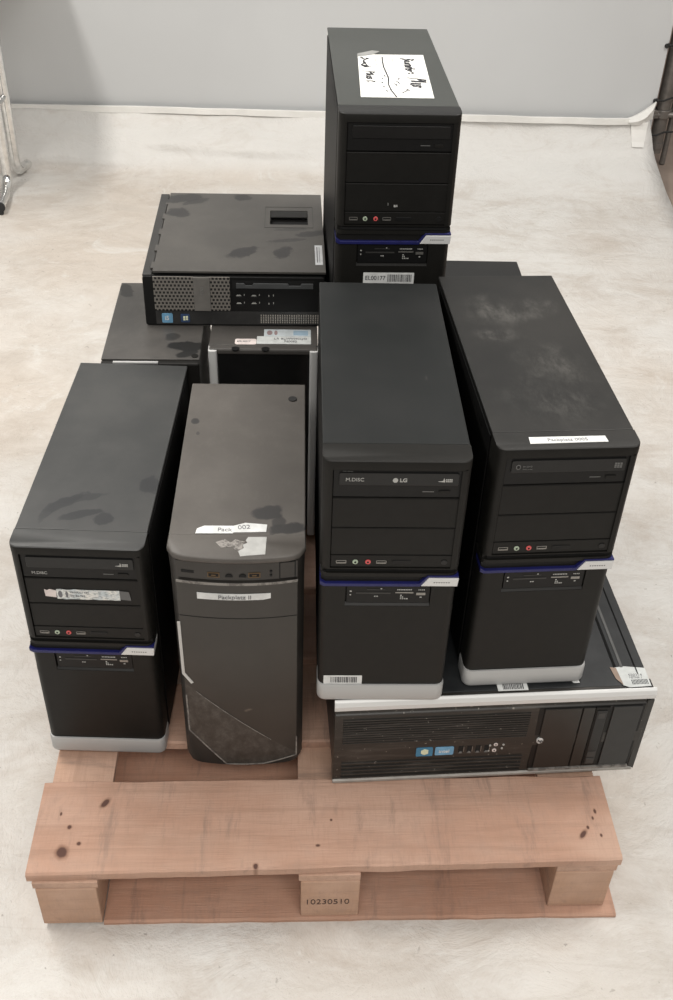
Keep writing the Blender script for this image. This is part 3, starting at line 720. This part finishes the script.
b.build('vent_slats', ribbed, B, bevel=.0004)
b = MB()
for i in range(5):
    z = .0480-i*.0085; b.box(-.2230,.0560,-.0020,.002,z-.0012,z+.0012)
b.build('vent_slats', ribbed, B, bevel=.0004)
s1 = MB().prism(rrect(-.1105,-.0850,.0595,.0790,.002),'y',-.0022,.0).build('sticker', blue_st, B)
MB().prism([(-.103,.067),(-.098,.063),(-.092,.066),(-.092,.074),(-.098,.0765),(-.103,.073)],'y',-.0028,-.0020).build('flag_mark', flag_mat, s1)
s2 = MB().prism(rrect(-.0815,-.0530,.0605,.0785,.002),'y',-.0022,.0).build('sticker', blue_lt, B)
text('lettering','intel',paper,s2,(-.0760,-.0026,.0695),.0095,bold=.0001)
for i in range(4):
    x = -.0420+i*.0132
    u = MB().box(x-.0035,x+.0035,-.0012,.001,.0630,.0785).build('usb_port', hole, B); MB().box(x+.0040,x+.0048,-.0020,.001,.0655,.0765).build('usb_edge', metal_d, u); MB().prism([(x-.003,.0620),(x+.003,.0620),(x+.0016,.0660),(x-.0014,.0660)],'y',-.0018,.0).build('usb_mark', print_dim, u)
for x,z,r in ((.0110,.0790,.0032),(.0100,.0655,.0034),(.0025,.0775,.0017),(.0230,.0780,.0018),(.0215,.0695,.0017),(.0015,.0650,.0014)):
    j = MB().prism([(x+r*math.cos(a*PI/7), z+r*math.sin(a*PI/7)) for a in range(14)],'y',-.0020,.0).build('audio_jack' if r > .003 else 'port_mark', paper_pink if r > .003 else print_w, B)
    if r > .003: MB().prism([(x+.0013*math.cos(a*PI/6), z+.0013*math.sin(a*PI/6)) for a in range(12)],'y',-.0024,-.0018).build('jack_hole', hole, j)
# right bay area: door panels with dark separators
b = MB().box(.0680,.2290,-.0008,.003,.0165,.1575); b.build('bay_plate', plastic_dark, B, bevel=.0005)
pl2 = plain('bay_plastic',(.016,.0145,.0125),.42)
for nm,x0,x1,mt in (('bay_cover',.0760,.1318,pl2),('drive_cover',.1342,.1520,pl2),('optical_drive',.1530,.1745,plastic),('bay_cover',.1800,.2240,plain('bay_plastic_grey',(.020,.0205,.020),.45))):
    q = MB().box(x0,x1,-.0030,.002,.0195,.1560).build(nm, mt, B, bevel=.0006)
    if nm == 'optical_drive':
        MB().box(x0+.0025,x0+.0180,-.0042,-.002,.025,.150).build('disc_tray', gloss, q, bevel=.0005)
        MB().box(x0+.004,x0+.0165,-.0052,-.003,.0265,.0400).build('eject_button', plain_slot, q, bevel=.001); MB().box(x0+.004,x0+.0165,-.0048,-.003,.0430,.0560).build('disc_mark', plain_slot, q); MB().box(x0+.005,x0+.0155,-.0046,-.003,.1330,.1450).build('disc_mark', plain_slot, q)
MB().box(.0700,.2280,-.0036,.0005,.0125,.0160).build('dusty_ledge', dust_edge, B)
MB().prism([(.2300,.010),(.2405,.004),(.2405,.166),(.2300,.166)],'y',-.0005,.02).build('end_cheek', plain('cheek_plastic',(.022,.021,.019),.4), B, bevel=.001)
em = MB().prism([(.0775+.0052*math.cos(a*PI/12), .0860+.0062*math.sin(a*PI/12)) for a in range(24)],'y',-.0040,-.001).build('round_emblem', plain('emblem_silver',(.65,.65,.64),.4,.2), B, bevel=.0004)
text('lettering','hp',ink,em,(.0738,-.0044,.0860),.0080,bold=.0002)
# labels on its top
tl = MB().prism([(.1815,.0440),(.1905,.0100),(.1990,.0055),(.2320,.0065),(.2325,.0420),(.2000,.0470)],'z',bh+.0001,bh+.0004).build('torn_barcode_label', paper_g, B)
MB().prism([(.1800,.0460),(.1830,.0230),(.1910,.0100),(.1900,.0280),(.1890,.0440)],'z',bh+.0003,bh+.0006).build('torn_edge', plain('kraft',(.33,.25,.20),.8), tl)
b = MB(); x = .205
while x < .2285:
    b.box(x,x+.0010,.0105,.0200,bh+.0004,bh+.0006); x += .0021
b.build('bars', ink, tl)
text('lettering','S20314',ink_grey,tl,(.2035,.0285,bh+.0004),.0070,rot=(0,0,0)); text('lettering','HSTNR 1',ink_grey,tl,(.2035,.0235,bh+.0004),.0050,rot=(0,0,0))
barcode(B,.0030,.0480,.0085,.0330,bh-.0002,up='z')
MB().prism([(.1020,.0400),(.1180,.0180),(.1270,.0180),(.1200,.0640)],'z',bh+.0002,bh+.0006).build('white_sticker', paper, B)

# ------------------------------------------------------------------ small desktop on the back row
G = empty('desktop_computer', (-.1925,1.656,.5600), .0592)
tag(G, 'small black desktop computer lying flat on the back row, perforated front and smudged lid', 'computer')
gw, gd, gh = .1580, .359, .0956
b = MB().box(-gw,gw,.012,gd,.0,gh-.006); b.box(-gw,-gw+.0165,.004,gd,gh-.010,gh+.001); b.box(gw-.004,gw,.012,gd,gh-.010,gh-.002)
b.build('case', case_top('desktop_shell',(.028,.027,.026),.5,(.06,.057,.053),.4,10), G, bevel=.0012)
# hinged lid, slightly raised
b = MB()
x0, x1, y0, y1 = -.1400,.1600,.006,gd+.004
hx0, hx1, hy0, hy1 = .0600,.1320,.2120,.2790
def lz(y): return gh+.0065-.005*(y/gd)
def lbox(xa,xb,ya,yb,dz=0,th=.0035):
    o_ = len(b.v)
    b.v += [(xa,ya,lz(ya)-th+dz),(xb,ya,lz(ya)-th+dz),(xb,yb,lz(yb)-th+dz),(xa,yb,lz(yb)-th+dz),(xa,ya,lz(ya)+dz),(xb,ya,lz(ya)+dz),(xb,yb,lz(yb)+dz),(xa,yb,lz(yb)+dz)]
    for f in ((0,3,2,1),(4,5,6,7),(0,1,5,4),(1,2,6,5),(2,3,7,6),(3,0,4,7)): b.f.append(tuple(o_+i for i in f)); b.m.append(0)
lbox(x0,hx0,y0,y1); lbox(hx1,x1,y0,y1); lbox(hx0,hx1,y0,hy0); lbox(hx0,hx1,hy1,y1)
for i in range(5): lbox(x0-.005,x0,.02+i*.072,.045+i*.072,-.001)
lid = b.build('lid', top_G, G)
b = MB(); lbox(hx0-.0005,hx1+.0005,hy0-.0005,hy1+.0005,-.0090,.002); b.build('handle_well', hole, lid)
b = MB(); lbox(hx0+.001,hx1-.001,.2480,hy1-.001,-.0002,.003); b.build('latch', plastic, lid, bevel=.001)
b = MB(); 
for (xa,xb,ya,yb) in ((.0500,.1420,.2960,.2968),(.0500,.1420,.1970,.1978),(.0500,.0508,.1970,.2968),(.1412,.1420,.1970,.2968)): lbox(xa,xb,ya,yb,.0004,.001)
b.build('latch_outline', plain_slot, lid)
b = MB(); lbox(.1425,.1560,.036,.118,.0006,.0006); st_ = b.build('silver_sticker', plain('silver_label',(.50,.51,.52),.4), lid)
b = MB(); lbox(.1455,.1475,.045,.110,.0009,.0004); lbox(.1500,.1510,.045,.110,.0009,.0004); b.build('lettering', ink_grey, st_)
# bezel
MB().prism(rrect(-gw,gw,.0,gh-.001,.004),'y',.0,.0125).build('front_bezel', plastic_dark, G, bevel=.001)
MB().box(-.1400,-.0072,-.0012,.001,.0300,.0960-.0015).build('grille', grille, G)
MB().box(-.1395,.1500,-.0008,.001,.0030,.0285).build('lower_grille', None or case_top('x_dummy',(.02,.02,.02),.5), G)
MB().box(-.0705,-.0415,-.0032,.001,.0300,.0955-.001).build('grey_bar', grey_bar, G, bevel=.0008)
text('emblem','DELL',plain('emblem_dim',(.20,.195,.185),.4),G,(-.0560,-.0036,.068),.0080,rot=(PI/2,PI/2,0),align='CENTER')
b = MB(); lx = .0456
while lx < .1480:
    for z in (.0060,.0105,.0150,.0195): b.box(lx,lx+.0022,-.0016,.0,z,z+.0032)
    lx += .0042
b.build('vent_slats', plain('pale_mesh',(.30,.28,.25),.5), G)
q = MB().prism(rrect(-.1290,-.1100,.0060,.0240,.002),'y',-.0022,.0).build('sticker', blue_lt, G); text('lettering','i5',paper,q,(-.1240,-.0026,.0150),.0110,bold=.0002)
q = MB().prism(rrect(-.0960,-.0800,.0070,.0230,.002),'y',-.0022,.0).build('sticker', plain('navy_sticker',(.03,.06,.14),.4), G)
b = MB()
for i,(px,pz) in enumerate(((-.0915,.0155),(-.0868,.0160),(-.0915,.0110),(-.0868,.0115))): b.box(px,px+.0036,-.0027,-.0020,pz,pz+.0036)
b.build('flag_mark', flag_mat, q)
bay = MB().box(-.0030,.1400,-.0006,.001,.0720,.0880).build('drive_bay', hole, G)
MB().prism([(.004,.0745),(.138,.0745),(.138,.0840),(.118,.0840),(.116,.0800),(.096,.0800),(.094,.0840),(.034,.0840),(.032,.0800),(.020,.0800),(.018,.0840),(.004,.0840)],'y',-.0030,.0).build('drive_door', plain('bay_grey',(.07,.073,.075),.4), bay, bevel=.0005)
for k,z in enumerate((.0440,.0590)):
    for i in range(2):
        x = .0085+i*.0265
        u = MB().box(x-.0075,x+.0075,-.0012,.001,z-.0045,z-.0005).build('usb_port', hole, G)
        b = MB(); b.prism([(x-.005,z),(x+.004,z),(x+.001,z+.0026),(x-.0005,z+.0012),(x-.002,z+.0026)],'y',-.0014,.0); b.box(x+.0085,x+.0095,-.0014,.0,z+.001,z+.0034); b.build('usb_mark', print_w, u)
    for i in range(2): MB().box(.0600+i*.008,.0612+i*.008,-.0014,.0,z-.001+i*.001,z+.002+i*.001).build('port_mark', print_w, G)

# ------------------------------------------------------------------ two towers of the back row seen from above
Fh = .4242
F = empty('tower_computer', (-.3240,1.520,.1348), .060)
tag(F, 'shallow black tower computer at the back left, smudged top behind the left-end tower', 'computer')
fw, fd = .0830, .292
b = MB().box(-fw+.001,fw-.001,.012,fd,.004,Fh-.001); b.box(-fw,fw,.012,fd+.001,Fh-.004,Fh); b.build('case', top_F, F, bevel=.001)
MB().box(-fw,fw,.0,.0115,.004,Fh-.002).build('front_bezel', plastic, F, bevel=.003)
MB().box(-.062,.014,-.0006,.0045,Fh-.003,Fh+.0006).build('pale_edge_strip', silver, F, bevel=.0004)
MB().box(-.06,.06,-.001,.001,.36,.40).build('optical_drive', plastic_dark, F, bevel=.0006)
MB().cyl((.0745,.022,Fh-.001),'z',.006,.002,14).build('side_latch', plastic, F)
Hh = .4242
Hc = empty('tower_computer', (-.1365,1.578,.1348), .050)
tag(Hc, 'dusty tower computer with silver edge bars and paper stickers, under the small desktop', 'computer')
w2, d2 = .0955, .40
b = MB().box(-w2+.002,w2-.002,.022,d2,.004,Hh-.001); b.box(-w2+.001,w2-.001,.014,d2+.001,Hh-.004,Hh); b.build('case', top_H, Hc, bevel=.0012)
b = MB().box(-w2+.016,w2-.016,.006,.022,.01,Hh-.012); b.build('front_bezel', gloss, Hc, bevel=.002)
MB().box(-w2+.001,w2-.001,.001,.0225,Hh-.012,Hh-.001).build('front_lip', top_H, Hc, bevel=.003)
for s_ in (-1,1):
    MB().prism(rrect(min(s_*w2,s_*(w2-.015)),max(s_*w2,s_*(w2-.015)),-.003,.022,.004),'z',.004,Hh-.003).build('silver_bar', silver_b, Hc, bevel=.001, smooth=True)
for x in (-.048,.004):
    MB().cyl((x,.0030,Hh-.0018),'z',.0070,.0012,18).build('finger_notch', plastic_dark, Hc)
la = MB().prism(rrect(-.012,.083,.018,.044,.001),'z',Hh+.0002,Hh+.0008).build('paper_sticker', plain('pale_sticker',(.58,.60,.59),.6), Hc)
text('lettering','LR BLWVH0QD',ink_grey,la,(.0180,.0355,Hh+.001),.0085,rot=(0,0,0)); text('lettering','7BXS0',ink_grey,la,(.0350,.0260,Hh+.001),.0085,rot=(0,0,0))
lb = MB().prism(rrect(.000,.083,.0445,.069,.001),'z',Hh+.0002,Hh+.0008).build('paper_sticker', plain('greyblue_sticker',(.55,.60,.62),.5), Hc)
b = MB(); b.prism([(.010+.005*math.cos(a*PI/6), .0565+.008*math.sin(a*PI/6)) for a in range(12)],'z',Hh+.0006,Hh+.0011); b.prism([(.021+.003*math.cos(a*PI/6), .0565+.008*math.sin(a*PI/6)) for a in range(12)],'z',Hh+.0006,Hh+.0011); b.build('rosette', plain('rosette_ink',(.30,.22,.22),.6), lb)
MB().box(.052,.078,.048,.065,Hh+.0006,Hh+.0011).build('blue_patch', plain('blue_patch_m',(.33,.45,.55),.5), lb)
lc = MB().prism(rrect(-.050,-.0125,.0155,.0345,.004),'z',Hh+.0002,Hh+.0008).build('paper_sticker', paper_pink, Hc)
text('lettering','SER 40017',ink_grey,lc,(-.047,.0252,Hh+.001),.0056,rot=(0,0,0))

# ------------------------------------------------------------------ light
w = bpy.data.worlds.new('world'); scene.world = w; w.use_nodes = True
bg = w.node_tree.nodes['Background']; bg.inputs['Strength'].default_value = .58
nt_ = w.node_tree; tc = nt_.nodes.new('ShaderNodeTexCoord'); sz = nt_.nodes.new('ShaderNodeSeparateXYZ'); nt_.links.new(tc.outputs['Generated'], sz.inputs[0])
rp = nt_.nodes.new('ShaderNodeValToRGB'); rp.color_ramp.elements[0].position = .0; rp.color_ramp.elements[0].color = (.30,.285,.27,1)
rp.color_ramp.elements[1].position = .75; rp.color_ramp.elements[1].color = (1.0,.985,.965,1); nt_.links.new(sz.outputs[2], rp.inputs[0]); nt_.links.new(rp.outputs[0], bg.inputs['Color'])
def area(name, loc, target, sx_, sy_, power, color=(1,.96,.90)):
    l = bpy.data.lights.new(name, 'AREA'); l.shape = 'RECTANGLE'; l.size = sx_; l.size_y = sy_; l.energy = power; l.color = color
    o = bpy.data.objects.new(name, l); col.objects.link(o); o.location = loc
    d = Vector(target)-Vector(loc); o.rotation_euler = d.to_track_quat('-Z','Y').to_euler() if target != loc else (0,0,0); return o
area('ceiling_light', (-1.62,2.0,3.0), (-1.62,2.0,3.0), .34, 2.2, 78)
area('ceiling_light_front', (.2,-.9,2.9), (0,.9,0), 2.2, .5, 52)
area('ceiling_light_right', (1.5,1.9,3.0), (.8,2.3,0), .4, 2.2, 52)

# ------------------------------------------------------------------ camera
cam = bpy.data.cameras.new('camera'); co = bpy.data.objects.new('camera', cam); col.objects.link(co)
pt, ro, f = .66939, -.03677, 1044.49
r0 = Vector((1,0,0)); u0 = Vector((0,math.sin(pt),math.cos(pt))); fw_ = Vector((0,math.cos(pt),-math.sin(pt)))
c_, s_ = math.cos(ro), math.sin(ro)
rx_ = r0*c_ - u0*s_; ux_ = r0*s_ + u0*c_
mt = Matrix((rx_, ux_, -fw_)).transposed().to_4x4(); mt.translation = Vector((0,0,1.48086))
co.matrix_world = mt
cam.sensor_fit = 'VERTICAL'; cam.sensor_height = 36; cam.sensor_width = 36*673/1000; cam.lens = 36*f/1000; cam.clip_start = .05
scene.camera = co
vs = scene.view_settings; vs.view_transform = 'Standard'; vs.look = 'None'; vs.gamma = 1; vs.use_curve_mapping = False; vs.exposure = -.02
